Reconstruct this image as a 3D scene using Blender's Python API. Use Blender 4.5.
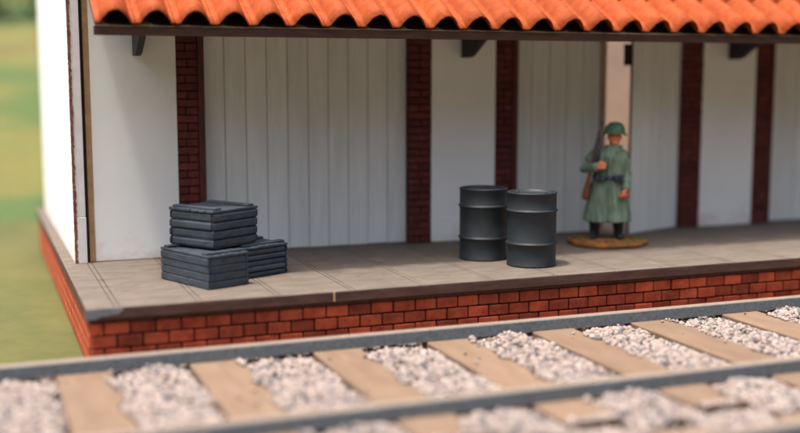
import bpy, bmesh, math, random
import numpy as np
from mathutils import Vector, Matrix
random.seed(7)
RNG = np.random.default_rng(11)
R = math.radians
scene = bpy.context.scene
for o in list(bpy.data.objects):
    bpy.data.objects.remove(o)
COL = scene.collection

# ------------------------------------------------------------------ camera, sky, sun, exposure
cd = bpy.data.cameras.new('camera')
cam = bpy.data.objects.new('camera', cd); COL.objects.link(cam)
cd.sensor_width = 36.0; cd.lens = 49.86; cd.clip_end = 2000; cd.clip_start = 0.05
cam.location = (0, 0, 2.6)
cam.rotation_euler = (R(90 - 7.25), 0, R(-21.05))
cd.dof.use_dof = True; cd.dof.focus_distance = 14.7; cd.dof.aperture_fstop = 0.150
scene.camera = cam

SUN = Vector((0.25, 0.06, -1.0)).normalized()          # direction the light travels
w = bpy.data.worlds.new('World'); scene.world = w; w.use_nodes = True
nt = w.node_tree
sky = nt.nodes.new('ShaderNodeTexSky'); sky.sky_type = 'NISHITA'; sky.sun_disc = False
sky.sun_elevation = math.asin(-SUN.z); sky.sun_rotation = math.atan2(-SUN.x, -SUN.y)
sky.air_density = 0.6; sky.dust_density = 6.0; sky.ozone_density = 0.3
bg = nt.nodes['Background']; bg.inputs['Strength'].default_value = 0.15
nt.links.new(sky.outputs[0], bg.inputs['Color'])
ld = bpy.data.lights.new('sun', 'SUN'); ld.energy = 2.0; ld.angle = R(4.0); ld.color = (1.0, 0.92, 0.82)
sun = bpy.data.objects.new('sun', ld); COL.objects.link(sun)
sun.rotation_euler = SUN.to_track_quat('-Z', 'Y').to_euler(); sun.location = (-8, -2, 20)
vs = scene.view_settings
vs.view_transform = 'Standard'; vs.look = 'None'; vs.gamma = 1; vs.use_curve_mapping = False
vs.exposure = 1.38
scene.render.engine = 'CYCLES'

# ------------------------------------------------------------------ materials
def srgb(r, g, b):
    f = lambda c: (c / 12.92 if c <= 0.04045 else ((c + 0.055) / 1.055) ** 2.4)
    return tuple(f(v / 255.0) for v in (r, g, b))

class NB:
    def __init__(s, name):
        s.m = bpy.data.materials.new(name); s.m.use_nodes = True
        s.t = s.m.node_tree; s.p = s.t.nodes['Principled BSDF']
    def n(s, kind, **kw):
        nd = s.t.nodes.new(kind)
        for k, v in kw.items(): setattr(nd, k, v)
        return nd
    def l(s, a, b): s.t.links.new(a, b)
    def pos(s, scale=(1, 1, 1)):
        g = s.n('ShaderNodeNewGeometry'); mp = s.n('ShaderNodeMapping'); mp.inputs['Scale'].default_value = scale
        s.l(g.outputs['Position'], mp.inputs['Vector']); return mp.outputs[0]
    def noise(s, vec, scale, detail=5, rough=0.55):
        nd = s.n('ShaderNodeTexNoise'); nd.inputs['Scale'].default_value = scale
        nd.inputs['Detail'].default_value = detail; nd.inputs['Roughness'].default_value = rough
        s.l(vec, nd.inputs['Vector']); return nd.outputs['Fac']
    def ramp(s, fac, stops):
        r = s.n('ShaderNodeValToRGB'); e = r.color_ramp.elements
        while len(e) < len(stops): e.new(0.5)
        for i, (p, c) in enumerate(stops):
            e[i].position = p; e[i].color = (*c, 1) if len(c) == 3 else c
        s.l(fac, r.inputs[0]); return r.outputs[0]
    def mix(s, fac, a, b, mode='MIX'):
        x = s.n('ShaderNodeMix', data_type='RGBA', blend_type=mode)
        for v, i in ((fac, 0), (a, 6), (b, 7)):
            if hasattr(v, 'links') or hasattr(v, 'is_linked'): s.l(v, x.inputs[i])
            else: x.inputs[i].default_value = v if i == 0 else (*v, 1)
        return x.outputs[2]
    def bump(s, h, strength=0.3, dist=0.01):
        b = s.n('ShaderNodeBump'); b.inputs['Strength'].default_value = strength; b.inputs['Distance'].default_value = dist
        s.l(h, b.inputs['Height']); s.l(b.outputs[0], s.p.inputs['Normal'])

def mat(name, c1, c2, scale=4, rough=0.75, bump=0.25, bdist=0.006, bscale=60, stretch=(1, 1, 1), rnd=0.0, wear=None, wear_at=0.62, spec=0.3, metal=0.0):
    b = NB(name); v = b.pos(stretch)
    f = b.noise(v, scale)
    col = b.ramp(f, [(0.32, c1), (0.68, c2)])
    if rnd:
        oi = b.n('ShaderNodeObjectInfo')
        lo, hi = 1 - rnd, 1 + rnd
        rr = b.ramp(oi.outputs['Random'], [(0, (lo,) * 3), (1, (hi,) * 3)])
        col = b.mix(1.0, col, rr, 'MULTIPLY')
    if wear:
        wv = b.noise(b.pos(), scale * 2.7, 8, 0.7)
        wf = b.ramp(wv, [(wear_at, (0, 0, 0)), (wear_at + 0.06, (1, 1, 1))])
        col = b.mix(wf, col, wear)
    b.l(col, b.p.inputs['Base Color'])
    b.p.inputs['Roughness'].default_value = rough
    b.p.inputs['Specular IOR Level'].default_value = spec
    b.p.inputs['Metallic'].default_value = metal
    if bump:
        b.bump(b.noise(b.pos(stretch), bscale, 6, 0.6), bump, bdist)
    return b.m

M = {}
def mk_plaster(name, c1, c2):
    b = NB(name)
    f = b.noise(b.pos(), 1.3, 4)
    col = b.ramp(f, [(0.3, c1), (0.7, c2)])
    # pinkish dirt splashed up from the platform, with its own ragged outline
    g = b.n('ShaderNodeNewGeometry'); sp = b.n('ShaderNodeSeparateXYZ'); b.l(g.outputs['Position'], sp.inputs[0])
    nz = b.noise(b.pos((1, 1, 1.6)), 2.2, 8, 0.7)
    a = b.n('ShaderNodeMath', operation='MULTIPLY_ADD'); b.l(nz, a.inputs[0]); a.inputs[1].default_value = 1.5; b.l(sp.outputs['Z'], a.inputs[2])
    df = b.ramp(a.outputs[0], [(0.55, (0.75,) * 3), (1.1, (0, 0, 0))])
    col = b.mix(df, col, srgb(203, 182, 170))
    b.l(col, b.p.inputs['Base Color']); b.p.inputs['Roughness'].default_value = 0.8
    b.p.inputs['Specular IOR Level'].default_value = 0.25
    b.bump(b.noise(b.pos(), 45, 6), 0.15, 0.006)
    return b.m
M['plaster'] = mk_plaster('plaster', (0.80, 0.825, 0.80), (0.85, 0.875, 0.85))
M['plank'] = mat('painted_plank', (0.68, 0.71, 0.68), (0.78, 0.81, 0.78), 2.5, 0.7, 0.25, 0.004, 30, (3, 3, 0.35), 0.05, wear=(0.52, 0.47, 0.42), wear_at=0.64)
M['end'] = mat('wall_end', (0.68, 0.66, 0.66), (0.78, 0.76, 0.75), 5, 0.8, 0.3)
M['chip'] = mat('chipped_edge', srgb(92, 52, 40), srgb(140, 95, 75), 18, 0.85, 0.4)
M['tan'] = mat('bare_board', srgb(160, 128, 92), srgb(185, 152, 112), 6, 0.8)
M['dark'] = mat('dark_timber', srgb(35, 25, 22), srgb(52, 36, 30), 7, 0.6, 0.35, 0.004, 40, (0.5, 3, 3))
M['fasciab'] = mat('fascia_timber', srgb(62, 40, 32), srgb(84, 58, 46), 7, 0.6, 0.35, 0.004, 40, (0.5, 3, 3))
M['bracket'] = mat('bracket_paint', srgb(41, 36, 40), srgb(59, 52, 55), 8, 0.6)
M['jamb'] = mat('red_brown_jamb', srgb(71, 39, 32), srgb(95, 53, 43), 9, 0.65, 0.3, 0.004, 40, (3, 3, 0.5))
M['pbrick'] = mat('pier_brick', srgb(78, 35, 31), srgb(104, 48, 42), 11, 0.75, 0.5, 0.006, 45, rnd=0.25)
M['pmortar'] = mat('pier_mortar', srgb(20, 12, 11), srgb(32, 19, 17), 12, 0.9)
M['brick'] = mat('platform_brick', srgb(132, 50, 29), srgb(172, 78, 48), 7, 0.75, 0.5, 0.006, 45, rnd=0.38, wear=srgb(78, 42, 35), wear_at=0.60)
M['mortar'] = mat('brick_mortar', srgb(30, 15, 12), srgb(46, 24, 18), 12, 0.9)
M['obrick'] = mat('end_brick', srgb(140, 64, 36), srgb(172, 78, 42), 5, 0.75, 0.4, rnd=0.08)
M['omortar'] = mat('end_mortar', srgb(122, 56, 32), srgb(146, 64, 36), 8, 0.9)
M['slab'] = mat('paving', srgb(88, 80, 72), srgb(106, 96, 87), 2.2, 0.85, 0.3, 0.004, 50, (1, 2.5, 1), 0.03, wear=srgb(80, 73, 67), wear_at=0.58)
M['groove'] = mat('joint', srgb(53, 43, 38), srgb(70, 56, 50), 9, 0.9)
M['fascia'] = mat('slab_edge', srgb(67, 44, 38), srgb(88, 63, 55), 6, 0.7, 0.4, 0.006, 40, (0.5, 1, 2), wear=srgb(85, 74, 70), wear_at=0.64)
M['chipgrey'] = mat('chipped_corner', srgb(95, 99, 105), srgb(127, 127, 128), 9, 0.8, 0.5)
M['tile'] = mat('roof_tile', srgb(134, 53, 16), srgb(155, 74, 29), 9, 0.75, 0.4, 0.008, 35, rnd=0.10, wear=srgb(133, 74, 41), wear_at=0.60, spec=0.2)
M['deckedge'] = mat('deck_edge', srgb(119, 108, 82), srgb(141, 127, 100), 14, 0.85)
M['rail'] = mat('rail_paint', srgb(82, 89, 95), srgb(104, 111, 116), 25, 0.55, 0.5, 0.004, 90, wear=srgb(48, 52, 58), wear_at=0.58)
M['railtop'] = mat('rail_top', srgb(118, 104, 92), srgb(131, 118, 104), 9, 0.55, 0.3, 0.003, 70)
M['sleeper'] = mat('sleeper_board', srgb(106, 87, 71), srgb(119, 99, 81), 3, 0.8, 0.25, 0.004, 60, (2, 0.5, 1), 0.05)
M['bed'] = mat('track_bed', srgb(88, 67, 51), srgb(111, 88, 67), 6, 0.9)
M['crate'] = mat('crate_paint', srgb(43, 51, 59), srgb(61, 71, 80), 9, 0.5, 0.4, 0.004, 45, (1, 1, 2), 0.10, wear=srgb(78, 85, 91), wear_at=0.66, spec=0.4)
M['crateshade'] = mat('crate_core', srgb(32, 36, 41), srgb(41, 46, 51), 9, 0.7)
M['drum'] = mat('drum_paint', srgb(23, 30, 35), srgb(31, 39, 43), 6, 0.58, 0.25, 0.003, 40, wear=srgb(56, 62, 66), wear_at=0.64, spec=0.45)
M['interior'] = mat('interior_plaster', srgb(172, 146, 124), srgb(188, 162, 140), 1.5, 0.85, 0.15)
M['coat'] = mat('coat_green', srgb(82, 104, 84), srgb(132, 152, 130), 5, 0.65, 0.35, 0.006, 30, (3.5, 3.5, 0.8))
M['helmet'] = mat('helmet_green', srgb(56, 94, 64), srgb(80, 118, 84), 9, 0.45, 0.15)
M['skin'] = mat('painted_skin', srgb(206, 118, 82), srgb(226, 144, 104), 14, 0.55, 0.1)
M['leather'] = mat('dark_leather', srgb(44, 52, 60), srgb(66, 74, 82), 14, 0.5, 0.2)
M['boot'] = mat('boot_black', srgb(22, 29, 29), srgb(37, 44, 43), 14, 0.45, 0.2)
M['gunwood'] = mat('gun_wood', srgb(104, 58, 42), srgb(134, 78, 56), 14, 0.5, 0.2)
M['gunmetal'] = mat('gun_metal', srgb(60, 66, 74), srgb(84, 90, 98), 14, 0.4, 0.1)
M['redbits'] = mat('red_glove', srgb(160, 60, 46), srgb(190, 84, 64), 14, 0.6, 0.1)
M['earth'] = mat('figure_base', srgb(100, 70, 40), srgb(156, 92, 38), 7, 0.9, 0.8, 0.02, 22, wear=srgb(71, 83, 43), wear_at=0.52)
M['bark'] = mat('bark', srgb(70, 54, 40), srgb(100, 80, 60), 8, 0.9, 0.6)
def mk_ground():
    b = NB('grass_ground')
    f = b.noise(b.pos((1, 0.6, 1)), 0.28, 5, 0.6)
    c = b.ramp(f, [(0.30, srgb(58, 66, 26)), (0.45, srgb(69, 73, 29)), (0.58, srgb(85, 82, 34)), (0.74, srgb(81, 66, 36))])
    f2 = b.noise(b.pos(), 3, 6)
    c = b.mix(0.35, c, b.ramp(f2, [(0.3, srgb(59, 67, 27)), (0.7, srgb(94, 90, 44))]))
    b.l(c, b.p.inputs['Base Color']); b.p.inputs['Roughness'].default_value = 0.95
    b.bump(b.noise(b.pos(), 30, 6), 0.25, 0.01); return b.m
M['ground'] = mk_ground()
def mk_hill():
    b = NB('hill_meadow')
    f = b.noise(b.pos((0.6, 1, 1.6)), 0.16, 4, 0.6)
    c = b.ramp(f, [(0.36, srgb(48, 74, 32)), (0.47, srgb(68, 84, 36)), (0.58, srgb(94, 92, 40)), (0.68, srgb(80, 68, 38))])
    b.l(c, b.p.inputs['Base Color']); b.p.inputs['Roughness'].default_value = 0.95
    b.bump(b.noise(b.pos(), 2, 6), 0.7, 0.2); return b.m
M['hill'] = mk_hill()
def mk_stone():
    b = NB('ballast_stone')
    g = b.n('ShaderNodeNewGeometry')
    c = b.ramp(g.outputs['Random Per Island'], [(0.0, srgb(144, 135, 126)), (0.28, srgb(154, 142, 135)), (0.50, srgb(133, 122, 116)), (0.68, srgb(149, 131, 121)), (0.82, srgb(104, 101, 104)), (0.91, srgb(77, 77, 86)), (0.96, srgb(70, 54, 42)), (1.0, srgb(142, 129, 116))])
    b.l(c, b.p.inputs['Base Color']); b.p.inputs['Roughness'].default_value = 0.85
    b.bump(b.noise(b.pos(), 70, 4), 0.4, 0.006); return b.m
M['stone'] = mk_stone()
def mk_leaf(name, stops):
    b = NB(name); g = b.n('ShaderNodeNewGeometry')
    c = b.ramp(g.outputs['Random Per Island'], stops)
    b.l(c, b.p.inputs['Base Color']); b.p.inputs['Roughness'].default_value = 0.7
    b.p.inputs['Transmission Weight'].default_value = 0.0
    return b.m
M['leaf'] = mk_leaf('leaf_green', [(0, srgb(56, 83, 40)), (0.5, srgb(76, 105, 50)), (1, srgb(100, 119, 58))])
M['leafy'] = mk_leaf('leaf_yellow', [(0, srgb(136, 139, 52)), (0.5, srgb(181, 169, 64)), (1, srgb(205, 190, 84))])
M['leafo'] = mk_leaf('leaf_olive', [(0, srgb(105, 111, 49)), (0.5, srgb(132, 132, 62)), (1, srgb(156, 149, 79))])

# ------------------------------------------------------------------ helpers
def mesh_from_bm(bm, name='mesh', smooth=False):
    bmesh.ops.recalc_face_normals(bm, faces=bm.faces)
    me = bpy.data.meshes.new(name); bm.to_mesh(me); bm.free()
    if smooth:
        for p in me.polygons: p.use_smooth = True
    return me
def link(name, me, m=None, parent=None, loc=None, rot=None):
    o = bpy.data.objects.new(name, me); COL.objects.link(o)
    if m is not None and me is not None and not me.materials: me.materials.append(m)
    if parent: o.parent = parent
    if loc is not None: o.location = loc
    if rot is not None: o.rotation_euler = rot
    return o
def tag(o, label=None, cat=None, group=None, kind=None):
    if label: o['label'] = label
    if cat: o['category'] = cat
    if group: o['group'] = group
    if kind: o['kind'] = kind
    return o
def empty(name, loc=(0, 0, 0), rz=0):
    o = bpy.data.objects.new(name, None); COL.objects.link(o); o.location = loc; o.rotation_euler = (0, 0, rz)
    o.empty_display_size = 0.2
    return o
def add_box(bm, x0, x1, y0, y1, z0, z1, bev=0.0, seg=1):
    r = bmesh.ops.create_cube(bm, size=1.0)
    vs_ = r['verts']
    for v in vs_:
        v.co = Vector(((x0 + x1) / 2 + v.co.x * (x1 - x0), (y0 + y1) / 2 + v.co.y * (y1 - y0), (z0 + z1) / 2 + v.co.z * (z1 - z0)))
    if bev:
        es = list({e for v in vs_ for e in v.link_edges})
        bmesh.ops.bevel(bm, geom=es, offset=bev, segments=seg, affect='EDGES', profile=0.5)
def box(name, x0, x1, y0, y1, z0, z1, m, parent=None, bev=0.0, seg=1, smooth=False):
    bm = bmesh.new(); add_box(bm, x0, x1, y0, y1, z0, z1, bev, seg)
    return link(name, mesh_from_bm(bm, name, smooth), m, parent)
def prism_x(name, poly, x0, x1, m, parent=None, bev=0.0):
    """polygon in the YZ plane, extruded along X"""
    bm = bmesh.new()
    a = [bm.verts.new((x0, y, z)) for y, z in poly]; b = [bm.verts.new((x1, y, z)) for y, z in poly]
    n = len(poly)
    bm.faces.new(a); bm.faces.new(b[::-1])
    for i in range(n): bm.faces.new((a[i], b[i], b[(i + 1) % n], a[(i + 1) % n]))
    if bev: bmesh.ops.bevel(bm, geom=list(bm.edges), offset=bev, segments=1, affect='EDGES')
    return link(name, mesh_from_bm(bm, name), m, parent)
def loft(bm, rings, close_ends=True):
    """rings: list of lists of Vector, all the same length"""
    vr = [[bm.verts.new(p) for p in r] for r in rings]
    n = len(vr[0])
    for a, b in zip(vr[:-1], vr[1:]):
        for i in range(n): bm.faces.new((a[i], a[(i + 1) % n], b[(i + 1) % n], b[i]))
    if close_ends:
        bm.faces.new(vr[0][::-1]); bm.faces.new(vr[-1])
def ell_ring(cx, cy, cz, rx, ry, n=20, wob=None):
    return [Vector((cx + rx * math.cos(2 * math.pi * i / n) * (1 + (wob(i / n) if wob else 0)), cy + ry * math.sin(2 * math.pi * i / n) * (1 + (wob(i / n) if wob else 0)), cz)) for i in range(n)]
def tube(bm, pts, rads, n=10):
    """tapered tube along a polyline, rounded at the ends"""
    pts = [Vector(p) for p in pts]
    rings = []
    up = Vector((0.13, 0.31, 0.94))
    d0 = (pts[1] - pts[0]).normalized(); d1 = (pts[-1] - pts[-2]).normalized()
    P = [pts[0] - d0 * rads[0] * 0.6] + pts + [pts[-1] + d1 * rads[-1] * 0.6]
    Q = [rads[0] * 0.5] + list(rads) + [rads[-1] * 0.5]
    for i, p in enumerate(P):
        a = P[max(i - 1, 0)]; b = P[min(i + 1, len(P) - 1)]
        d = (b - a).normalized(); u = d.cross(up)
        if u.length < 1e-3: u = d.cross(Vector((1, 0, 0)))
        u.normalize(); v = d.cross(u)
        rings.append([p + (u * math.cos(2 * math.pi * k / n) + v * math.sin(2 * math.pi * k / n)) * Q[i] for k in range(n)])
    loft(bm, rings)
def ball(bm, c, rx, ry, rz, seg=16):
    r = bmesh.ops.create_uvsphere(bm, u_segments=seg, v_segments=seg // 2 + 2, radius=1.0)
    for v in r['verts']: v.co = Vector((c[0] + v.co.x * rx, c[1] + v.co.y * ry, c[2] + v.co.z * rz))
def lathe(bm, prof, n=48, cx=0, cy=0):
    rings = [[Vector((cx + r * math.cos(2 * math.pi * i / n), cy + r * math.sin(2 * math.pi * i / n), z)) for i in range(n)] for r, z in prof]
    loft(bm, rings)
def fused(bm, voxel, smooth_it=4, fac=0.5):
    """weld overlapping shapes into one continuous skin"""
    me = mesh_from_bm(bm, 'tmp'); o = bpy.data.objects.new('tmp', me); COL.objects.link(o)
    r = o.modifiers.new('r', 'REMESH'); r.mode = 'VOXEL'; r.voxel_size = voxel; r.use_smooth_shade = True
    s = o.modifiers.new('s', 'SMOOTH'); s.iterations = smooth_it; s.factor = fac
    dg = bpy.context.evaluated_depsgraph_get()
    out = bpy.data.meshes.new_from_object(o.evaluated_get(dg))
    bpy.data.objects.remove(o); bpy.data.meshes.remove(me)
    for p in out.polygons: p.use_smooth = True
    return out
def np_mesh(name, V, F, mats=None, smooth=False):
    me = bpy.data.meshes.new(name)
    V = np.asarray(V, dtype=np.float32); F = np.asarray(F, dtype=np.int32)
    k = F.shape[1]
    me.vertices.add(len(V)); me.vertices.foreach_set('co', V.ravel())
    me.loops.add(F.size); me.loops.foreach_set('vertex_index', F.ravel())
    me.polygons.add(len(F)); me.polygons.foreach_set('loop_start', np.arange(0, F.size, k, dtype=np.int32))
    me.polygons.foreach_set('loop_total', np.full(len(F), k, dtype=np.int32))
    me.update(); me.validate()
    return me

# ------------------------------------------------------------------ ground and hills
GZ = -0.80
def ground_h(x, y):
    d = np.maximum(0, y - 25)
    rise = 10.5 * (1 - np.exp(-(d / 26.0) ** 1.4))
    e = np.maximum(0, -8 - y)                       # unseen valley side, added to block low sky light
    rise = rise + 44 * (1 - np.exp(-(e / 38.0) ** 1.6))
    e = np.maximum(0, -14 - x); rise = rise + 20 * (1 - np.exp(-(e / 40.0) ** 1.6)) * (y < 400)
    e = np.maximum(0, x - 34); rise = rise + 30 * (1 - np.exp(-(e / 40.0) ** 1.6))
    return GZ + rise * (0.9 + 0.12 * np.sin(x * 0.13 + 1.0) + 0.08 * np.sin(y * 0.21 + x * 0.05))
gx = np.unique(np.concatenate([np.linspace(-400, -80, 17), np.linspace(-80, 100, 90), np.linspace(100, 400, 16)]))
gy = np.unique(np.concatenate([np.linspace(-300, -100, 11), np.linspace(-100, -8, 40), np.linspace(-8, 24, 16), np.linspace(24, 110, 80), np.linspace(110, 600, 25)]))
GX, GY = np.meshgrid(gx, gy)
V = np.stack([GX, GY, ground_h(GX, GY)], -1).reshape(-1, 3)
nx, ny = len(gx), len(gy)
I = (np.arange(ny - 1)[:, None] * nx + np.arange(nx - 1)[None, :])
F = np.stack([I, I + 1, I + nx + 1, I + nx], -1).reshape(-1, 4)
cy_ = V[F].mean(1)[:, 1]
cx_ = V[F].mean(1)[:, 0]
flat = (cy_ <= 26) & (cy_ > -9) & (cx_ > -16) & (cx_ < 36)
ground_me = np_mesh('ground', V, F[flat]); tag(link('ground', ground_me, M['ground']), kind='structure')
sky_block = ~flat & ((cy_ < -9) | (cx_ < -16) | (cx_ > 36)) & (cy_ < 60)
tag(link('sky_blocking_hills', np_mesh('sky_blocking_hills', V, F[sky_block]), mat('sky_block_dark', (0.018, 0.022, 0.014), (0.034, 0.040, 0.026), 0.3, 0.95, 0.8, 0.5, 1.5)), kind='structure')  # unseen dark hills added around the station to cut the low sky light
hill_me = np_mesh('hills', V, F[~flat & ~sky_block])
for p in hill_me.polygons: p.use_smooth = True
tag(link('hills', hill_me, M['hill']), kind='structure')
tag(box('track_bed', -12, 30, 2.0, 12.66, GZ - 0.05, GZ + 0.10, M['bed'], bev=0.01), kind='structure')

def leaf_cloud(name, parent, m, blobs, n, size):
    Vs = []; total = sum(b[3] * b[4] * b[5] for b in blobs)
    for (cx, cy, cz, rx, ry, rz) in blobs:
        k = int(n * rx * ry * rz / total)
        d = RNG.normal(size=(k, 3)); d /= np.linalg.norm(d, axis=1)[:, None]
        r = RNG.random(k) ** 0.45 * (0.8 + 0.35 * np.sin(d[:, 0] * 5 + cx) * np.sin(d[:, 2] * 6 + cz))
        c = np.array([cx, cy, cz]) + d * r[:, None] * np.array([rx, ry, rz])
        u = RNG.normal(size=(k, 3)); u /= np.linalg.norm(u, axis=1)[:, None]
        v = np.cross(u, RNG.normal(size=(k, 3))); v /= np.linalg.norm(v, axis=1)[:, None]
        s = (size * RNG.uniform(0.6, 1.3, k))[:, None]
        Vs.append(np.stack([c - u * s, c + v * s * 0.5, c + u * s, c - v * s * 0.5], 1).reshape(-1, 3))
    V = np.concatenate(Vs); F = np.arange(len(V)).reshape(-1, 4)
    return link(name, np_mesh(name, V, F), m, parent)
def tree(name, x, y, h, m, label, cat, seed, wide=0.33, low=0.35, group=None):
    z = float(ground_h(np.float64(x), np.float64(y)))
    t = empty(name, (x, y, z)); tag(t, label, cat, group)
    rr = random.Random(seed); bm = bmesh.new()
    tube(bm, [(0, 0, -0.1), (0.05 * h * 0.3, 0, h * 0.3), (0, 0.03 * h, h * 0.75)], [h * 0.035, h * 0.026, h * 0.010], 8)
    for k in range(6):
        a = rr.uniform(0, 6.28); zz = h * rr.uniform(0.25, 0.6); L = h * wide * rr.uniform(0.6, 0.95)
        tube(bm, [(0, 0, zz), (math.cos(a) * L * 0.5, math.sin(a) * L * 0.5, zz + L * 0.35), (math.cos(a) * L, math.sin(a) * L, zz + L * 0.6)], [h * 0.014, h * 0.010, h * 0.004], 6)
    link('trunk', mesh_from_bm(bm, 'trunk', True), M['bark'], t)
    blobs = []
    for k in range(11):
        a = rr.uniform(0, 6.28); q = rr.uniform(0.1, 0.75) * wide * h
        zz = h * rr.uniform(low, 0.88); s = h * wide * rr.uniform(0.35, 0.6)
        blobs.append((math.cos(a) * q, math.sin(a) * q, zz, s, s, s * 0.8))
    leaf_cloud('crown', t, m, blobs, 9000, h * 0.03)
    return t
tree('bush', 1.0, 48.0, 3.0, M['leaf'], 'blurred green bush on the meadow slope left of the white wall', 'bush', 5, 1.2, 0.05)
tree('tree', 0.9, 66.0, 5.5, M['leafo'], 'olive tree on the hillside above the bush at top left', 'tree', 9, 0.75, 0.10)

# ------------------------------------------------------------------ platform
PX0, PX1, PY0, PY1 = 1.09, 24.0, 12.60, 22.75
plat = tag(empty('station_platform', (PX0, PY0, GZ)), 'long raised station platform with tan paving and red brick front', 'platform')
def kid(o, parent):                # parent keeping the world place
    o.parent = parent; o.matrix_parent_inverse = Matrix.Translation(-Vector(parent.location)); return o
bf = kid(box('brick_face', PX0 + 0.055, PX1, PY0 + 0.085, PY1, GZ, -0.13, M['mortar']), plat)
kid(box('ledge', PX0 + 0.035, PX1 - 0.01, PY0 + 0.045, PY1 - 0.02, -0.172, -0.124, M['jamb'], bev=0.006), plat)
# edge course under the paving, dark brown, with the chipped grey corner
kid(box('slab_edge', PX0, PX1, PY0, PY1 - 0.01, -0.125, -0.006, M['fascia'], bev=0.006), plat)
def chip_corner():
    bm = bmesh.new(); rr = random.Random(4)
    n = 16; top = []; bot = []
    for i in range(n + 1):
        x = PX0 - 0.006 + 0.42 * i / n
        lowz = -0.118 + 0.075 * (i / n) ** 1.6 + rr.uniform(-0.012, 0.012)
        top.append((x, -0.002)); bot.append((x, min(lowz, -0.03)))
    f = [bm.verts.new((x, PY0 - 0.006, z)) for x, z in top]; g = [bm.verts.new((x, PY0 - 0.006, z)) for x, z in bot]
    fb = [bm.verts.new((x, PY0 + 0.03, z)) for x, z in top]; gb = [bm.verts.new((x, PY0 + 0.03, z)) for x, z in bot]
    for i in range(n):
        bm.faces.new((f[i], f[i + 1], g[i + 1], g[i])); bm.faces.new((f[i], fb[i], fb[i + 1], f[i + 1]))
        bm.faces.new((g[i], g[i + 1], gb[i + 1], gb[i]))
    bm.faces.new((f[0], g[0], gb[0], fb[0]))
    o = kid(link('chipped_corner', mesh_from_bm(bm, 'chip'), M['chipgrey']), plat); o['label'] = 'grey chipped corner of the platform edge'
chip_corner()
# bed below the paving shows dark in the joints
kid(box('joint_bed', PX0 + 0.01, PX1 - 0.01, PY0 + 0.012, PY1 - 0.02, -0.02, -0.0045, M['groove']), plat)
xs = [PX0]
x = 1.405
while x < PX1 - 0.5: xs += [x, x + 0.062]; x += 0.936
xs.append(PX1)
for i in range(len(xs) - 1):
    a, b = xs[i], xs[i + 1]
    g = 0.0055
    bm = bmesh.new()
    wide = (b - a) > 0.2
    add_box(bm, a + (g if i else 0.001), b - g, PY0 + 0.001, PY1, -0.009, 0.004 + random.uniform(-0.001, 0.001), 0.002)
    kid(link('paving_slab' if wide else 'joint_strip', mesh_from_bm(bm, 'slab'), M['slab']), plat)
# small pale splinter on the platform edge
kid(box('splinter', 3.985, 4.008, PY0 - 0.016, PY0 + 0.002, -0.118, 0.004, M['tan'], bev=0.004), plat)

def brick_mesh(w_, d_, h_, bev, name):
    bm = bmesh.new(); add_box(bm, -w_ / 2, w_ / 2, 0, d_, -h_ / 2, h_ / 2, bev); return mesh_from_bm(bm, name)
BW, BH, JT = 0.292, 0.150, 0.017
bme = brick_mesh(BW - JT, 0.07, BH - JT, 0.010, 'brick'); bme.materials.append(M['brick'])
bhalf = brick_mesh(BW / 2 - JT, 0.06, BH - JT, 0.006, 'brick_half'); bhalf.materials.append(M['brick'])
far = bmesh.new()
ztop = -0.176
inv_bf = Matrix.Translation(-Vector(plat.location))
def put_brick(me, loc, rz=0, parent=bf):
    o = bpy.data.objects.new('brick', me); COL.objects.link(o); o.parent = parent
    o.location = loc; o.rotation_euler = (random.uniform(-.008, .008), random.uniform(-.008, .008), rz + random.uniform(-.008, .008))
    return o
for c in range(4):
    z = ztop - BH * (c + 0.5); x = PX0 + 0.045 + (0 if c % 2 else BW / 2)
    if c % 2 == 0: put_brick(bhalf, (PX0 + 0.045 + BW / 4, PY0 + 0.052 + random.uniform(-.004, .004), z))
    while x < PX1 - BW:
        if x < 14.2: put_brick(bme, (x + BW / 2, PY0 + 0.052 + random.uniform(-.010, .010), z))
        else: add_box(far, x + JT / 2, x + BW - JT / 2, PY0 + 0.052, PY0 + 0.11, z - BH / 2 + JT / 2, z + BH / 2 - JT / 2)
        x += BW
fo = link('brick_run', mesh_from_bm(far, 'brick_run'), M['brick']); fo.parent = plat; fo.matrix_parent_inverse = inv_bf; fo['kind'] = 'stuff'
# end face of the platform, more orange
ef = kid(box('end_face', PX0 + 0.047, PX0 + 0.10, PY0 + 0.10, PY1 - 0.02, GZ, -0.174, M['omortar']), plat)
obr = brick_mesh(BW * 1.15 - JT, 0.05, BH - JT, 0.006, 'end_brick'); obr.materials.append(M['obrick'])
for c in range(4):
    z = ztop - BH * (c + 0.5); y = PY0 + 0.12 + (0 if c % 2 else BW / 2)
    while y < PY1 - BW * 1.15:
        o = put_brick(obr, (PX0 + 0.036, y + BW * 0.575, z), R(-90), ef); y += BW * 1.15

# ------------------------------------------------------------------ station building
YW, YP = 15.85, 16.00             # face of plaster and piers, face of the recessed planks
EY, EZ, TP = 13.98, 3.20, math.tan(R(30))
XL, XR = 1.25, 17.9
bld = tag(empty('station_building', (XL, YW, 0)), 'white plaster station with brick piers, plank doors and orange tiled eave', 'building')
B = lambda o: kid(o, bld)
RY = 17.3
gpoly = [(YW - 0.03, 0.006), (YW - 0.03, 4.75), (RY, 5.6), (22.55, 4.9), (22.55, 0.006)]
B(prism_x('gable_wall', gpoly, XL, XL + 0.155, M['plaster']))['label'] = 'white left end wall'
B(prism_x('gable_wall', gpoly, XR - 0.16, XR, M['plaster']))
B(box('back_wall', XL + 0.157, XR - 0.162, 22.3, 22.5, 0.005, 4.6, M['interior']))
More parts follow.
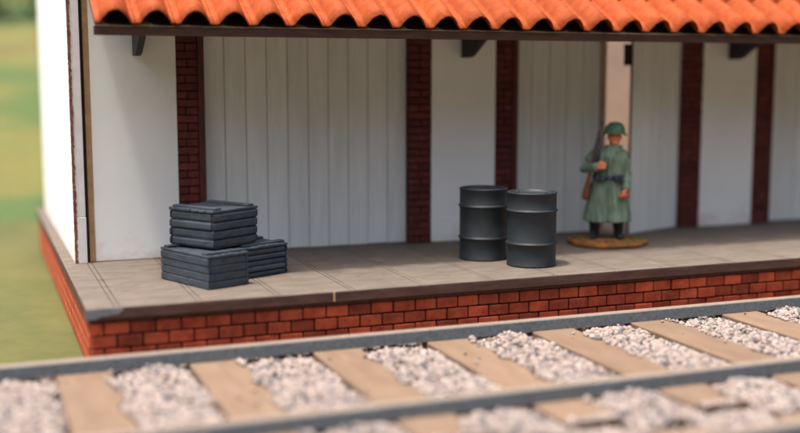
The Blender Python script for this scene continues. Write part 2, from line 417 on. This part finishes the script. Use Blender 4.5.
# front end of the gable wall: pale capping in two lengths with a ragged brown edge
B(box('end_cap', XL + 0.032, XL + 0.158, YW - 0.045, YW - 0.031, 0.655, 4.7, M['end'], bev=0.004))
B(box('end_cap', XL + 0.022, XL + 0.164, YW - 0.050, YW - 0.031, 0.006, 0.648, M['end'], bev=0.004))
bm = bmesh.new(); rr = random.Random(2); n = 150
L_, R_, LB, RB = [], [], [], []
for i in range(n + 1):
    z = 0.006 + 4.7 * i / n
    x0 = XL - 0.003 + rr.uniform(-.001, .004); x1 = XL + 0.034 + rr.uniform(-.008, .012)
    L_.append(bm.verts.new((x0, YW - 0.050, z))); R_.append(bm.verts.new((x1, YW - 0.052, z)))
    LB.append(bm.verts.new((x0, YW - 0.02 + rr.uniform(-.008, .008), z))); RB.append(bm.verts.new((x1, YW - 0.031, z)))
for i in range(n):
    bm.faces.new((L_[i], R_[i], R_[i + 1], L_[i + 1])); bm.faces.new((LB[i], L_[i], L_[i + 1], LB[i + 1])); bm.faces.new((R_[i], RB[i], RB[i + 1], R_[i + 1]))
B(link('chipped_edge', mesh_from_bm(bm, 'chipped'), M['chip']))['label'] = 'ragged brown chipped corner edge'
B(box('gap_shade_strip', XL + 0.158, XL + 0.215, YW + 0.04, YW + 0.15, 0.005, 4.25, M['dark']))  # dark strip painted in for the shaded gap beside the gable end
B(box('bare_strip', XL + 0.205, XL + 0.285, YW + 0.012, YW + 0.14, 0.008, 4.25, M['tan'], bev=0.004))
HT = 4.20
def wall_panel(x0, x1): return B(box('wall_panel', x0, x1, YW, YW + 0.16, 0.012, HT, M['plaster'], bev=0.004))
wall_panel(XL + 0.285, 2.712)
for k in range(1, 4): wall_panel(1.625 + 5 * k, min(2.712 + 5 * k, XR - 0.165))
# brick piers
CH = 0.113
pfull = {}
def pier(x0, wd, single=True):
    core = B(box('brick_pier', x0 + 0.008, x0 + wd - 0.008, YW + 0.028, YW + 0.22, 0.004, HT, M['pmortar']))
    j = 0.014
    def me(w_):
        k = round(w_, 4)
        if k not in pfull:
            pfull[k] = brick_mesh(w_ - j, 0.20, CH - j, 0.005, 'pier_brick'); pfull[k].materials.append(M['pbrick'])
        return pfull[k]
    bmx = bmesh.new()
    for c in range(29):
        z = 0.008 + CH * (c + 0.5)
        parts = [wd] if c % 2 else [wd * 0.5, wd * 0.5]
        if c % 4 == 2: parts = [wd * 0.42, wd * 0.58]
        x = x0
        for p in parts:
            loc = (x + p / 2, YW + random.uniform(-.010, .008), z)
            if single:
                put_brick(me(p), Vector(loc) - Vector((0, 0, 0)), 0, core)
            else: add_box(bmx, x + j / 2, x + p - j / 2, YW, YW + 0.2, z - CH / 2 + j / 2, z + CH / 2 - j / 2)
            x += p
    if not single:
        o = B(link('brick_run', mesh_from_bm(bmx, 'brick_run'), M['pbrick'])); o['kind'] = 'stuff'
    else: bmx.free()
for k in range(3):
    xa = 2.715 + 5 * k
    pier(xa, 0.30)
    B(box('door_jamb', xa + 0.304, xa + 0.395, YW - 0.012, YW + 0.20, 0.004, HT, M['jamb'], bev=0.006))
    pier(6.265 + 5 * k, 0.355, single=(k < 2))
# recessed plank panels
def planks(name, x0, x1, n, parent=None):
    pn = B(box(name, x0, x1, YP + 0.032, YP + 0.07, 0.02, HT, M['dark']))
    wd = (x1 - x0) / n
    for i in range(n):
        bm = bmesh.new()
        add_box(bm, x0 + i * wd + 0.0045, x0 + (i + 1) * wd - 0.0045, YP + random.uniform(-.004, .003), YP + 0.03, 0.018 + random.uniform(0, .008), HT - 0.01, 0.005)
        o = link('plank', mesh_from_bm(bm, 'plank'), M['plank'], pn)
    return pn
planks('plank_panel', 3.115, 6.262, 10)
planks('plank_panel', 8.115, 9.70, 5)
planks('plank_panel', 13.115, 16.262, 10)
B(box('door_frame', 9.705, 9.80, YP - 0.03, YP + 0.10, 0.006, HT, M['interior'], bev=0.004))
# door leaf swung outwards from the pier
door = empty('door', (11.235, YP - 0.02, 0)); 
dl = 1.36; nd = 5
door.rotation_euler = (0, 0, R(22.0))
door.parent = bld; door.location = Vector((11.235, YP - 0.03, 0)) - Vector(bld.location)
bm = bmesh.new(); add_box(bm, -dl, 0, 0.022, 0.05, 0.03, 3.16); link('door_back', mesh_from_bm(bm, 'door_back'), M['dark'], door)
for i in range(nd):
    bm = bmesh.new(); ww = dl / nd
    add_box(bm, -dl + i * ww + 0.004, -dl + (i + 1) * ww - 0.004, -0.012 + random.uniform(-.003, .003), 0.02, 0.022, 3.17, 0.005)
    link('plank', mesh_from_bm(bm, 'plank'), M['plank'], door)
bm = bmesh.new(); add_box(bm, -dl - 0.10, -dl + 0.02, 0.052, 0.12, 2.76, 3.10, 0.008); link('hinge_block', mesh_from_bm(bm, 'hinge'), M['dark'], door)
# eave brackets
bp = [(YW - 0.002, 2.87), (YW - 0.22, 2.87), (YW - 0.34, 2.90), (15.15, 3.10), (14.55, 3.34), (14.55, 3.48), (YW - 0.002, 4.2)]
for k in range(4):
    if k < 3 or True:
        B(prism_x('eave_bracket', bp, 2.115 + 5 * k, 2.205 + 5 * k, M['bracket'], bev=0.006))
# fascia, deck and roof tiles
TX0 = 1.425; PIT = 0.4835
ncol = int((XR - 0.17 - TX0) / PIT)
TX1 = TX0 + ncol * PIT
B(box('fascia_board', TX0 - 0.01, TX1 - 0.004, EY - 0.03, EY + 0.03, EZ - 0.115, EZ - 0.004, M['fasciab'], bev=0.005))
roof = B(prism_x('roof', [(EY - 0.025, EZ), (EY - 0.025, EZ + 0.018), (RY, EZ + 0.018 + (RY - EY + 0.025) * TP), (RY, EZ + (RY - EY + 0.025) * TP)], TX0, TX1, M['dark']))
bm = bmesh.new(); rr = random.Random(8); n = 320; A = []
for i in range(n + 1):
    x = TX0 + (TX1 - TX0) * i / n; u = ((x - TX0) / PIT) % 1.0
    zt = EZ + 0.008 + 0.006 * math.sin(u * 6.28) + rr.uniform(-.003, .003)
    y = EY - 0.036 + rr.uniform(-.003, .003)
    A.append([bm.verts.new((x, y, EZ - 0.002 + rr.uniform(-.002, .002))), bm.verts.new((x, y, zt)), bm.verts.new((x, y + 0.16, zt + 0.085))])
for a, b in zip(A[:-1], A[1:]):
    bm.faces.new((a[0], b[0], b[1], a[1])); bm.faces.new((a[1], b[1], b[2], a[2]))
dk = link('deck_edge', mesh_from_bm(bm, 'deck_edge'), M['deckedge'], roof)
dk['label'] = 'pale wavy underlay edge below the tiles'
def tile_mesh(L, seed):
    rr = random.Random(seed); n = 26; th = 0.022; amp = 0.180
    bm = bmesh.new(); rows = 5; T = []; U = []
    for r in range(rows):
        t = L * r / (rows - 1); tr, ur = [], []
        for i in range(n + 1):
            u = i / n
            c = 0.5 - 0.5 * math.cos(2 * math.pi * u)
            v_ = min(1.0, abs(u - 0.5) / 0.38); z = amp * (0.80 * (1 - v_ ** 2.0) ** 0.85 + 0.20 * c) * (1 + 0.02 * math.sin(seed + 9 * t))
            if r == 0: z += rr.uniform(-.003, .003)
            slope_lift = 0.022 * (1 - r / (rows - 1))
            jit = rr.uniform(-.006, .006) if r == 0 else 0
            x = u * PIT
            tr.append(bm.verts.new((x, t + jit, z + th + slope_lift))); ur.append(bm.verts.new((x, t + jit, z + slope_lift)))
        T.append(tr); U.append(ur)
    for r in range(rows - 1):
        for i in range(n):
            bm.faces.new((T[r][i], T[r][i + 1], T[r + 1][i + 1], T[r + 1][i])); bm.faces.new((U[r][i], U[r + 1][i], U[r + 1][i + 1], U[r][i + 1]))
        bm.faces.new((T[r][0], T[r + 1][0], U[r + 1][0], U[r][0])); bm.faces.new((T[r][n], U[r][n], U[r + 1][n], T[r + 1][n]))
    for i in range(n):
        bm.faces.new((T[0][i], U[0][i], U[0][i + 1], T[0][i + 1]))
    me = mesh_from_bm(bm, 'roof_tile', True); me.materials.append(M['tile'])
    return me
TL = 0.97
tms = [tile_mesh(TL + 0.06, s) for s in range(5)]
ang = R(30)
for r in range(4):
    for c in range(ncol):
        o = bpy.data.objects.new('roof_tile', tms[(c * 3 + r * 2 + (c // 4)) % 5]); COL.objects.link(o); o.parent = roof
        s = r * TL - 0.02
        base = Vector((TX0 + c * PIT, EY - 0.055 + s * math.cos(ang), EZ + 0.012 + s * math.sin(ang) + 0.004 * r))
        o.location = base; o.rotation_euler = (ang + random.uniform(-.004, .004), random.uniform(-.006, .006), random.uniform(-.004, .004))
# everything above used world coordinates for meshes with kid(); tiles and planks hang on parts whose own origin is the world origin

# ------------------------------------------------------------------ railway tracks
def rail_profile(y, top):
    return [(y - 0.076, top - 0.140), (y - 0.070, top - 0.006), (y - 0.064, top), (y + 0.064, top), (y + 0.070, top - 0.006), (y + 0.076, top - 0.140)]
def track(y_far, y_near, s0, s1, x0, x1, label, off):
    t = tag(empty('railway_track', ((x0 + x1) / 2, (s0 + s1) / 2, GZ)), label, 'track')
    sm = None; x = 0.705 + off
    while x > x0: x -= 1.424
    while x < x1 - 0.6:
        bm = bmesh.new(); add_box(bm, x, x + 0.573, s0 + random.uniform(-.03, .03), s1 + random.uniform(-.02, .02), GZ + 0.09, -0.572 + random.uniform(-.004, .004), 0.012)
        kid(link('sleeper', mesh_from_bm(bm, 'sleeper'), M['sleeper']), t); x += 1.424
    for y in (y_far, y_near):
        rl = kid(prism_x('rail', rail_profile(y, -0.433), x0, x1, M['rail']), t)
        bm = bmesh.new(); add_box(bm, x0, x1, y - 0.060, y + 0.060, -0.436, -0.429, 0.003)
        hd = link('running_surface', mesh_from_bm(bm, 'running'), M['railtop'], rl)
    return t
track(12.10, 9.38, 8.62, 12.52, -10, 28, 'railway track with tan sleepers and grey rails right below the platform', 0)
track(7.56, 4.95, 4.35, 8.12, -10, 28, 'second railway track in front, its rail cut by the bottom right corner', 0.5)

# loose ballast
def ballast():
    bm = bmesh.new(); bmesh.ops.create_icosphere(bm, subdivisions=1, radius=1.0)
    bv = np.array([v.co[:] for v in bm.verts]); bfc = np.array([[v.index for v in f.verts] for f in bm.faces]); bm.free()
    pts = []
    k = 0
    while k < 72000:
        m = 20000
        y = RNG.uniform(7.0, 12.50, m); x = RNG.uniform(-1.5, 14.5, m)
        # only the wedge the place shows (with margin)
        ok = (x > 0.02 * y - 1.2) & (x < 0.95 * y + 2.4)
        ph = np.where(y > 8.35, (x - 0.705) % 1.424, (x - 1.205) % 1.424)
        edge = 0.573 + 0.05 * np.sin(y * 7 + np.floor((x - 0.705) / 1.424) * 3) + RNG.normal(0, 0.03, m)
        edge2 = 1.424 + 0.02 + 0.05 * np.sin(y * 5.3 + np.floor((x - 0.705) / 1.424) * 5) + RNG.normal(0, 0.03, m)
        ok &= ((ph > edge) & (ph < edge2 - 0.05)) | ((y > 8.14) & (y < 8.66)) | (RNG.random(m) < 0.0012)
        for yr in (12.10, 9.38, 7.56): ok &= np.abs(y - yr) > 0.12
        x, y, ph = x[ok], y[ok], ph[ok]
        mid = np.clip(1 - np.abs(ph - 1.02) / 0.46, 0, 1)
        onsl = (ph < 0.56) & ~((y > 8.14) & (y < 8.60))
        top = -0.645 + 0.10 * mid ** 0.6 + 0.035 * np.sin(x * 3.1 + y * 2.3) * mid + 0.03 * np.sin(x * 9 + y * 4) * np.sin(y * 8 - x * 3) * mid
        top = np.where((y > 11.75), top - 0.02, top)
        z = top - RNG.random(len(x)) * 0.05
        z = np.where(onsl, -0.555, z)
        pts.append(np.stack([x, y, z], -1)); k += len(x)
    P = np.concatenate(pts)[:72000]
    n = len(P)
    s = np.clip(RNG.lognormal(-3.86, 0.38, n), 0.010, 0.05)[:, None] * RNG.uniform(0.65, 1.25, (n, 3))
    q = RNG.normal(size=(n, 4)); q /= np.linalg.norm(q, axis=1)[:, None]
    a, b, c, d = q.T
    Rm = np.stack([1 - 2 * (c * c + d * d), 2 * (b * c - a * d), 2 * (b * d + a * c), 2 * (b * c + a * d), 1 - 2 * (b * b + d * d), 2 * (c * d - a * b), 2 * (b * d - a * c), 2 * (c * d + a * b), 1 - 2 * (b * b + c * c)], -1).reshape(n, 3, 3)
    W = bv[None] * RNG.uniform(0.75, 1.2, (n, len(bv), 1)) * s[:, None, :]
    V = (np.einsum('nij,nkj->nki', Rm, W) + P[:, None, :]).reshape(-1, 3)
    F = (bfc[None] + (np.arange(n) * len(bv))[:, None, None]).reshape(-1, 3)
    o = link('ballast', np_mesh('ballast', V, F), M['stone'])
    tag(o, 'pale pinkish white ballast stones heaped between the sleepers', 'ballast', kind='stuff')
ballast()

# ------------------------------------------------------------------ crates
def crate(label, corner, ang, L, W, H, layers, z0, tight=0.0, group='dark grey crates stacked on the platform'):
    """corner: the corner nearest the camera; local +x runs to the right rear, +y to the left rear"""
    t = tag(empty('crate', (corner[0], corner[1], z0), ang), label, 'crate', group)
    bm = bmesh.new(); add_box(bm, 0.02, L - 0.02, 0.02, W - 0.02, 0.0, H - 0.05); link('core', mesh_from_bm(bm, 'core'), M['crateshade'], t)
    hh = (H - 0.055) / layers; rr = random.Random(int(corner[0] * 1000))
    for k in range(layers):
        za, zb = 0.002 + k * hh + 0.003, 0.002 + (k + 1) * hh - 0.003
        j = [rr.uniform(-.010, .010) * (1 - tight * 80) for _ in range(4)]
        b = min(0.026 - tight * 2, hh * 0.34)
        for (x0, x1, y0, y1) in ((0 + j[0], L + j[1], 0 + j[2], 0.035), (0 + j[1], L + j[0], W - 0.035, W + j[3]), (0 + j[3], 0.035, 0.036, W - 0.036), (L - 0.035, L + j[2], 0.036, W - 0.036)):
            bm = bmesh.new(); add_box(bm, x0, x1, y0, y1, za, zb, b, 2); link('side_board', mesh_from_bm(bm, 'side_board', False), M['crate'], t)
    n = 6; wd = W / n
    for i in range(n):
        bm = bmesh.new(); add_box(bm, -0.012 + rr.uniform(-.006, .006), L + 0.012 + rr.uniform(-.006, .006), i * wd + 0.003, (i + 1) * wd - 0.003, H - 0.052, H - 0.014 + rr.uniform(-.004, .004), 0.012, 2)
        link('lid_board', mesh_from_bm(bm, 'lid_board'), M['crate'], t)
    for x0 in (0.05, L - 0.17):
        bm = bmesh.new(); add_box(bm, x0, x0 + 0.11, 0.015, W - 0.015, H - 0.018, H + 0.012, 0.007, 2); link('lid_batten', mesh_from_bm(bm, 'lid_batten'), M['crate'], t)
    return t
# lower front crate: long side faces left front, boards run along it -> local x axis along the left-rear direction
def crate_at(label, corner, a_right, wr, wl, H, layers, z0, boards='right', tight=0.0):
    """a_right: heading of the right-hand side seen from the near corner; wr, wl: lengths of right and left sides"""
    if boards == 'right':
        return crate(label, corner, a_right, wr, wl, H, layers, z0, tight)
    # boards along the left side: turn by 90 degrees, local origin moves to the right-hand corner
    c = (corner[0] + wr * math.cos(a_right), corner[1] + wr * math.sin(a_right))
    return crate(label, c, a_right + R(90), wl, wr, H, layers, z0, tight)
crate_at('long low grey crate at the front bottom of the crate pile', (2.59, 13.22), R(22.5), 0.60, 1.08, 0.435, 4, 0.004, 'left', 0.008)
crate_at('small grey crate at the right bottom of the pile, behind the long one', (3.155, 13.76), R(25.0), 0.74, 0.66, 0.425, 5, 0.004, 'left')
crate_at('grey ribbed crate lying across the top of the crate pile', (2.735, 13.55), R(33.0), 0.80, 0.80, 0.495, 4, 0.452, 'right')

# ------------------------------------------------------------------ oil drums
def drum(x, y, label, rz):
    t = tag(empty('oil_drum', (x, y, 0.003), rz), label, 'drum', 'dark drums on the platform')
    r, h = 0.335, 1.02
    prof = [(r - 0.02, 0.0), (r + 0.006, 0.004), (r + 0.008, 0.022), (r, 0.034)]
    for zc in (0.315, 0.765):
        prof += [(r, zc - 0.028), (r + 0.006, zc - 0.018), (r + 0.020, zc - 0.006), (r + 0.020, zc + 0.006), (r + 0.006, zc + 0.018), (r, zc + 0.028)]
    prof += [(r, h - 0.03), (r + 0.007, h - 0.02), (r + 0.008, h - 0.004), (r - 0.006, h), (r - 0.022, h - 0.006), (r - 0.026, h - 0.035)]
    bm = bmesh.new(); lathe(bm, prof, 64)
    me = mesh_from_bm(bm, 'drum_body', True); link('body', me, M['drum'], t)
    bm = bmesh.new(); lathe(bm, [(r - 0.03, h - 0.034), (r - 0.05, h - 0.030), (r - 0.10, h - 0.030), (r - 0.115, h - 0.022), (0.02, h - 0.022)], 48)
    lid = link('lid', mesh_from_bm(bm, 'lid', True), M['drum'], t)
    for a, q, s in ((0.6, 0.21, 0.035), (3.6, 0.2, 0.022)):
        bm = bmesh.new(); lathe(bm, [(s, h - 0.024), (s, h - 0.008), (s * 0.8, h - 0.004), (s * 0.3, h - 0.004)], 16, math.cos(a) * q, math.sin(a) * q)
        link('bung', mesh_from_bm(bm, 'bung', True), M['drum'], lid)
drum(6.745, 14.22, 'dark grey oil drum standing farther back, nearer the brick pier', 0.3)
drum(7.135, 13.48, 'dark grey oil drum standing in front, nearer the soldier', 1.9)

# ------------------------------------------------------------------ painted toy soldier
S = tag(empty('toy_soldier', (9.13, 14.77, 0.004), R(-30)), 'painted toy soldier in green greatcoat and helmet with slung rifle on earth base', 'figurine')
SC = 64.4
def fx(px): return (px - 606) / SC
def fz(py): return (238.5 - py) / SC + 0.075
# earth base
bm = bmesh.new(); rr = random.Random(3)
wob = lambda u: 0.03 * math.sin(2 * math.pi * u * 3 + 1) + 0.02 * math.sin(2 * math.pi * u * 7)
rings = [ell_ring(0, 0, 0, .60, .60, 40, wob), ell_ring(0, 0, .050, .62, .62, 40, wob), ell_ring(0, 0, .076, .56, .55, 40, wob), ell_ring(0, 0, .082, .40, .40, 40, wob), ell_ring(0, 0, .088, .15, .15, 40)]
loft(bm, rings)
for v in bm.verts:
    if v.co.z > 0.02: v.co.z += rr.uniform(-.016, .018); v.co.x += rr.uniform(-.008, .008); v.co.y += rr.uniform(-.008, .008)
link('base', mesh_from_bm(bm, 'base', True), M['earth'], S)
bm = bmesh.new()
for k in range(240):
    a = rr.uniform(0, 6.28); q = 0.56 * math.sqrt(rr.random()); s = rr.uniform(.012, .035)
    if rr.random() < 0.5: a = rr.gauss(0.3, 0.5) if rr.random() < .5 else rr.gauss(3.6, .5)
    p = Vector((q * math.cos(a), q * math.sin(a), 0.078))
    d = Vector((rr.uniform(-1, 1), rr.uniform(-1, 1), 1.4)).normalized() * s * 1.5
    u = Vector((rr.uniform(-1, 1), rr.uniform(-1, 1), 0)).normalized() * s * 0.5
    bm.faces.new([bm.verts.new(p - u), bm.verts.new(p + u), bm.verts.new(p + d)])
link('grass_flock', mesh_from_bm(bm, 'flock'), M['leaf'], S)['kind'] = 'stuff'
# legs and boots
for sx, cx, ty in ((-1, 593.5, -0.02), (1, 617.5, 0.03)):
    x = fx(cx); bm = bmesh.new()
    tube(bm, [(x * 0.92, ty, 0.62), (x * 0.96, ty, 0.36), (x, ty + 0.01, 0.17)], [0.105, 0.092, 0.072], 14)
    tube(bm, [(x, ty + 0.05, 0.125), (x + sx * 0.01, ty - 0.05, 0.125), (x + sx * 0.03, ty - 0.17, 0.112)], [0.062, 0.066, 0.05], 12)
    tube(bm, [(x, ty + 0.01, 0.2), (x, ty + 0.02, 0.13)], [0.075, 0.07], 12)
    link('boot', fused(bm, 0.014, 3), M['boot'], S)
# body: neck, head with face, both hands, one continuous skin under the coat
hx, hz = fx(611.5), fz(136)
bm = bmesh.new()
ball(bm, (hx, 0.0, hz), 0.098, 0.115, 0.135, 20)
ball(bm, (hx, -0.035, hz - 0.075), 0.072, 0.075, 0.065, 16)          # jaw
tube(bm, [(hx, -0.085, hz + 0.02), (hx, -0.118, hz - 0.018)], [0.015, 0.023], 8)   # nose
ball(bm, (hx, -0.092, hz - 0.065), 0.034, 0.022, 0.012, 10)          # lips
ball(bm, (hx, -0.088, hz - 0.108), 0.030, 0.028, 0.024, 10)          # chin
for s in (-1, 1):
    ball(bm, (hx + s * 0.060, -0.072, hz - 0.02), 0.030, 0.028, 0.026, 10)   # cheeks
    ball(bm, (hx + s * 0.100, 0.01, hz - 0.01), 0.014, 0.028, 0.038, 10)     # ears
    tube(bm, [(hx + s * 0.018, -0.098, hz + 0.034), (hx + s * 0.064, -0.085, hz + 0.032)], [0.013, 0.010], 6)   # brow
tube(bm, [(hx, 0.01, hz - 0.06), (hx - 0.02, 0.02, hz - 0.22), (0.03, 0.02, fz(170)), (0.02, 0.02, fz(182))], [0.07, 0.08, 0.15, 0.13], 14)
# arms inside the sleeves joining the hands to the body
H1 = Vector((fx(596.5), -0.27, fz(164.5))); E1 = Vector((fx(582.5), -0.03, fz(168.5))); S1 = Vector((fx(593), 0.02, fz(152)))
H2 = Vector((fx(622.5), -0.17, fz(190))); E2 = Vector((fx(624), 0.03, fz(173))); S2 = Vector((fx(620), 0.02, fz(152.5)))
tube(bm, [(0.03, 0.02, fz(158)), S1, E1, H1], [0.09, 0.06, 0.05, 0.036], 10)
tube(bm, [(0.03, 0.02, fz(158)), S2, E2, H2], [0.09, 0.06, 0.05, 0.036], 10)
def hand(bm, H, d, n, side, curl):
    """palm at H, d = finger direction, n = the way the fingers curl, side = towards the thumb"""
    d, n, side = Vector(d).normalized(), Vector(n).normalized(), Vector(side).normalized()
    tube(bm, [H - d * 0.02 - side * 0.02, H + d * 0.055 - side * 0.022], [0.030, 0.032], 10)
    tube(bm, [H - d * 0.02 + side * 0.018, H + d * 0.055 + side * 0.022], [0.030, 0.030], 10)
    for k, (o, L) in enumerate(((0.040, 0.075), (0.014, 0.085), (-0.014, 0.080), (-0.040, 0.062))):
        a = H + d * 0.06 + side * o
        b = a + d * L * 0.45 + n * L * 0.25 * curl
        c = b + d * L * 0.10 + n * L * 0.50 * curl
        e = c - d * L * 0.22 + n * L * 0.22 * curl
        tube(bm, [a, b, c, e], [0.0155, 0.015, 0.0135, 0.012], 8)
    a = H + side * 0.045
    tube(bm, [a, a + side * 0.028 + d * 0.03 + n * 0.012, a + side * 0.012 + d * 0.062 + n * 0.035], [0.019, 0.016, 0.013], 8)
hand(bm, H1, (0.9, -0.25, 0.15), (0.1, 1, 0.1), (-0.1, 0.1, 1), 0.9)
hand(bm, H2, (-0.25, -0.55, -0.75), (-0.8, 0.4, 0.1), (-0.2, -0.8, 0.5), 0.9)
link('body', fused(bm, 0.0085, 2, 0.4), M['skin'], S)
for s in (-1, 1):
    bm = bmesh.new(); ball(bm, (hx + s * 0.038, -0.100, hz + 0.012), 0.020, 0.012, 0.012, 10); link('eye', mesh_from_bm(bm, 'eye', True), M['boot'], S)
# greatcoat: skirt, chest and sleeves in one cloth
bm = bmesh.new()
fold = lambda a_: (lambda u: a_ * math.sin(2 * math.pi * u * 9 + 0.6) + a_ * 0.6 * math.sin(2 * math.pi * u * 5))
cxs = lambda p: fx(p)
rings = [ell_ring(cxs(606), 0.02, fz(220.5), .355, .27, 72, fold(.055)), ell_ring(cxs(606), 0.02, fz(212), .345, .262, 72, fold(.048)),
         ell_ring(cxs(606.5), 0.02, fz(200), .310, .240, 72, fold(.034)), ell_ring(cxs(606.5), 0.015, fz(188), .270, .215, 72, fold(.016)),
         ell_ring(cxs(606.5), 0.01, fz(178), .245, .195, 72), ell_ring(cxs(607), 0.01, fz(174), .245, .195, 72), ell_ring(cxs(607.5), 0.01, fz(166), .250, .195, 72),
         ell_ring(cxs(608), 0.015, fz(157), .275, .200, 72), ell_ring(cxs(608.5), 0.02, fz(151), .250, .175, 72), ell_ring(cxs(609.5), 0.02, fz(148), .17, .135, 72), ell_ring(cxs(610.5), 0.02, fz(144.5), .11, .115, 72)]
loft(bm, rings)
tube(bm, [S1 + Vector((0.02, 0, 0.0)), S1.lerp(E1, .5) + Vector((-.01, 0, 0)), E1, E1.lerp(H1, .5), E1.lerp(H1, .86)], [.092, .090, .084, .074, .070], 18)
tube(bm, [S2 + Vector((-0.02, 0, 0.0)), S2.lerp(E2, .5), E2, E2.lerp(H2, .5), E2.lerp(H2, .80)], [.092, .090, .084, .078, .074], 18)
for s in (-1, 1):   # collar wings
    tube(bm, [(hx + s * 0.10, 0.03, fz(146)), (hx + s * 0.085, -0.09, fz(147.5)), (hx + s * 0.02, -0.15, fz(151))], [.030, .034, .026], 10)
tube(bm, [(cxs(607), -0.205, fz(156)), (cxs(607), -0.20, fz(176)), (cxs(607), -0.26, fz(218))], [.022, .022, .022], 8)   # front overlap
coat = link('greatcoat', fused(bm, 0.0135, 2, 0.4), M['coat'], S)
for k in range(4):
    for s in (-1, 1):
        bm = bmesh.new(); ball(bm, (cxs(607) + s * 0.055, -0.208, fz(155 + 5.4 * k)), .012, .010, .012, 8); link('button', mesh_from_bm(bm, 'button', True), M['helmet'], coat)
# belt with pouches
bm = bmesh.new(); lathe(bm, [(1.0, -1), (1.06, -1), (1.06, 1), (1.0, 1)], 48)
for v in bm.verts: v.co = Vector((cxs(606.8) + v.co.x * .243, 0.01 + v.co.y * .200, fz(176) + v.co.z * .032))
belt = link('belt', mesh_from_bm(bm, 'belt', True), M['leather'], S)
for px_, yy in ((595.5, -0.175), (600.5, -0.205), (613.5, -0.205), (618.5, -0.18)):
    bm = bmesh.new(); add_box(bm, fx(px_) - .036, fx(px_) + .036, yy - .045, yy + .03, fz(176) - .062, fz(176) + .046, .014, 2); link('pouch', mesh_from_bm(bm, 'pouch', True), M['leather'], belt)
bm = bmesh.new(); add_box(bm, fx(607) - .03, fx(607) + .03, -.238, -.205, fz(176) - .034, fz(176) + .034, .008, 2); link('buckle', mesh_from_bm(bm, 'buckle', True), M['gunmetal'], belt)
# helmet with flared rim
bm = bmesh.new()
hp = [(0.150, 0.0), (0.176, -0.012), (0.180, -0.004), (0.150, 0.028), (0.141, 0.070), (0.122, 0.115), (0.085, 0.150), (0.035, 0.166), (0.004, 0.168)]
lathe(bm, hp, 40)
for v in bm.verts:
    x_, y_, z_ = v.co
    if z_ < 0.03: z_ -= 0.030 * max(0, 1 - abs(y_ + 0.01) / 0.12) + (0.022 if y_ > 0.02 else 0)
    v.co = Vector((hx + 0.004 + x_ * 1.05, 0.0 + y_ * 1.12 - 0.005, hz + 0.060 + z_))
link('helmet', mesh_from_bm(bm, 'helmet', True), M['helmet'], S)
# slung rifle: stock, barrel, bolt, sling
T0 = Vector((fx(598), -0.20, fz(121))); T1 = Vector((fx(584), -0.12, fz(198)))
bm = bmesh.new()
L = lambda t, o=(0, 0, 0): T0.lerp(T1, t) + Vector(o)
tube(bm, [L(.10), L(.35), L(.56)], [.025, .029, .036], 10)
tube(bm, [L(.56), L(.66, (-.01, 0, 0)), L(.74, (-.015, 0, 0)), L(.98, (-.005, 0, 0))], [.034, .028, .038, .056], 12)
rf = link('rifle', fused(bm, 0.010, 2), M['gunwood'], S)
bm = bmesh.new(); tube(bm, [L(0, (.004, -.018, 0)), L(.2, (.004, -.018, 0)), L(.58, (.004, -.022, 0))], [.015, .017, .020], 8)
tube(bm, [L(.02, (.004, -.03, 0)), L(.03, (.004, -.055, 0))], [.006, .006], 6)
link('barrel', mesh_from_bm(bm, 'barrel', True), M['gunmetal'], rf)
bm = bmesh.new(); tube(bm, [L(.60, (0, -.02, 0)), L(.60, (.055, -.05, -.01))], [.010, .013], 8); link('bolt', mesh_from_bm(bm, 'bolt', True), M['gunmetal'], rf)
bm = bmesh.new(); tube(bm, [L(.2, (.03, .01, 0)), L(.45, (.075, .0, 0)), L(.62, (.07, .02, 0)), L(.9, (.03, .02, 0))], [.010, .012, .012, .010], 8); link('sling', mesh_from_bm(bm, 'sling', True), M['leather'], rf)
# red gloves held in the lowered hand
bm = bmesh.new(); g0 = H2 + Vector((-0.02, -0.05, -0.06))
tube(bm, [g0 + Vector((-.05, .0, .02)), g0 + Vector((.02, -.015, 0)), g0 + Vector((.085, .0, .012))], [.022, .030, .020], 10)
link('gloves', fused(bm, 0.009, 2), M['redbits'], S)
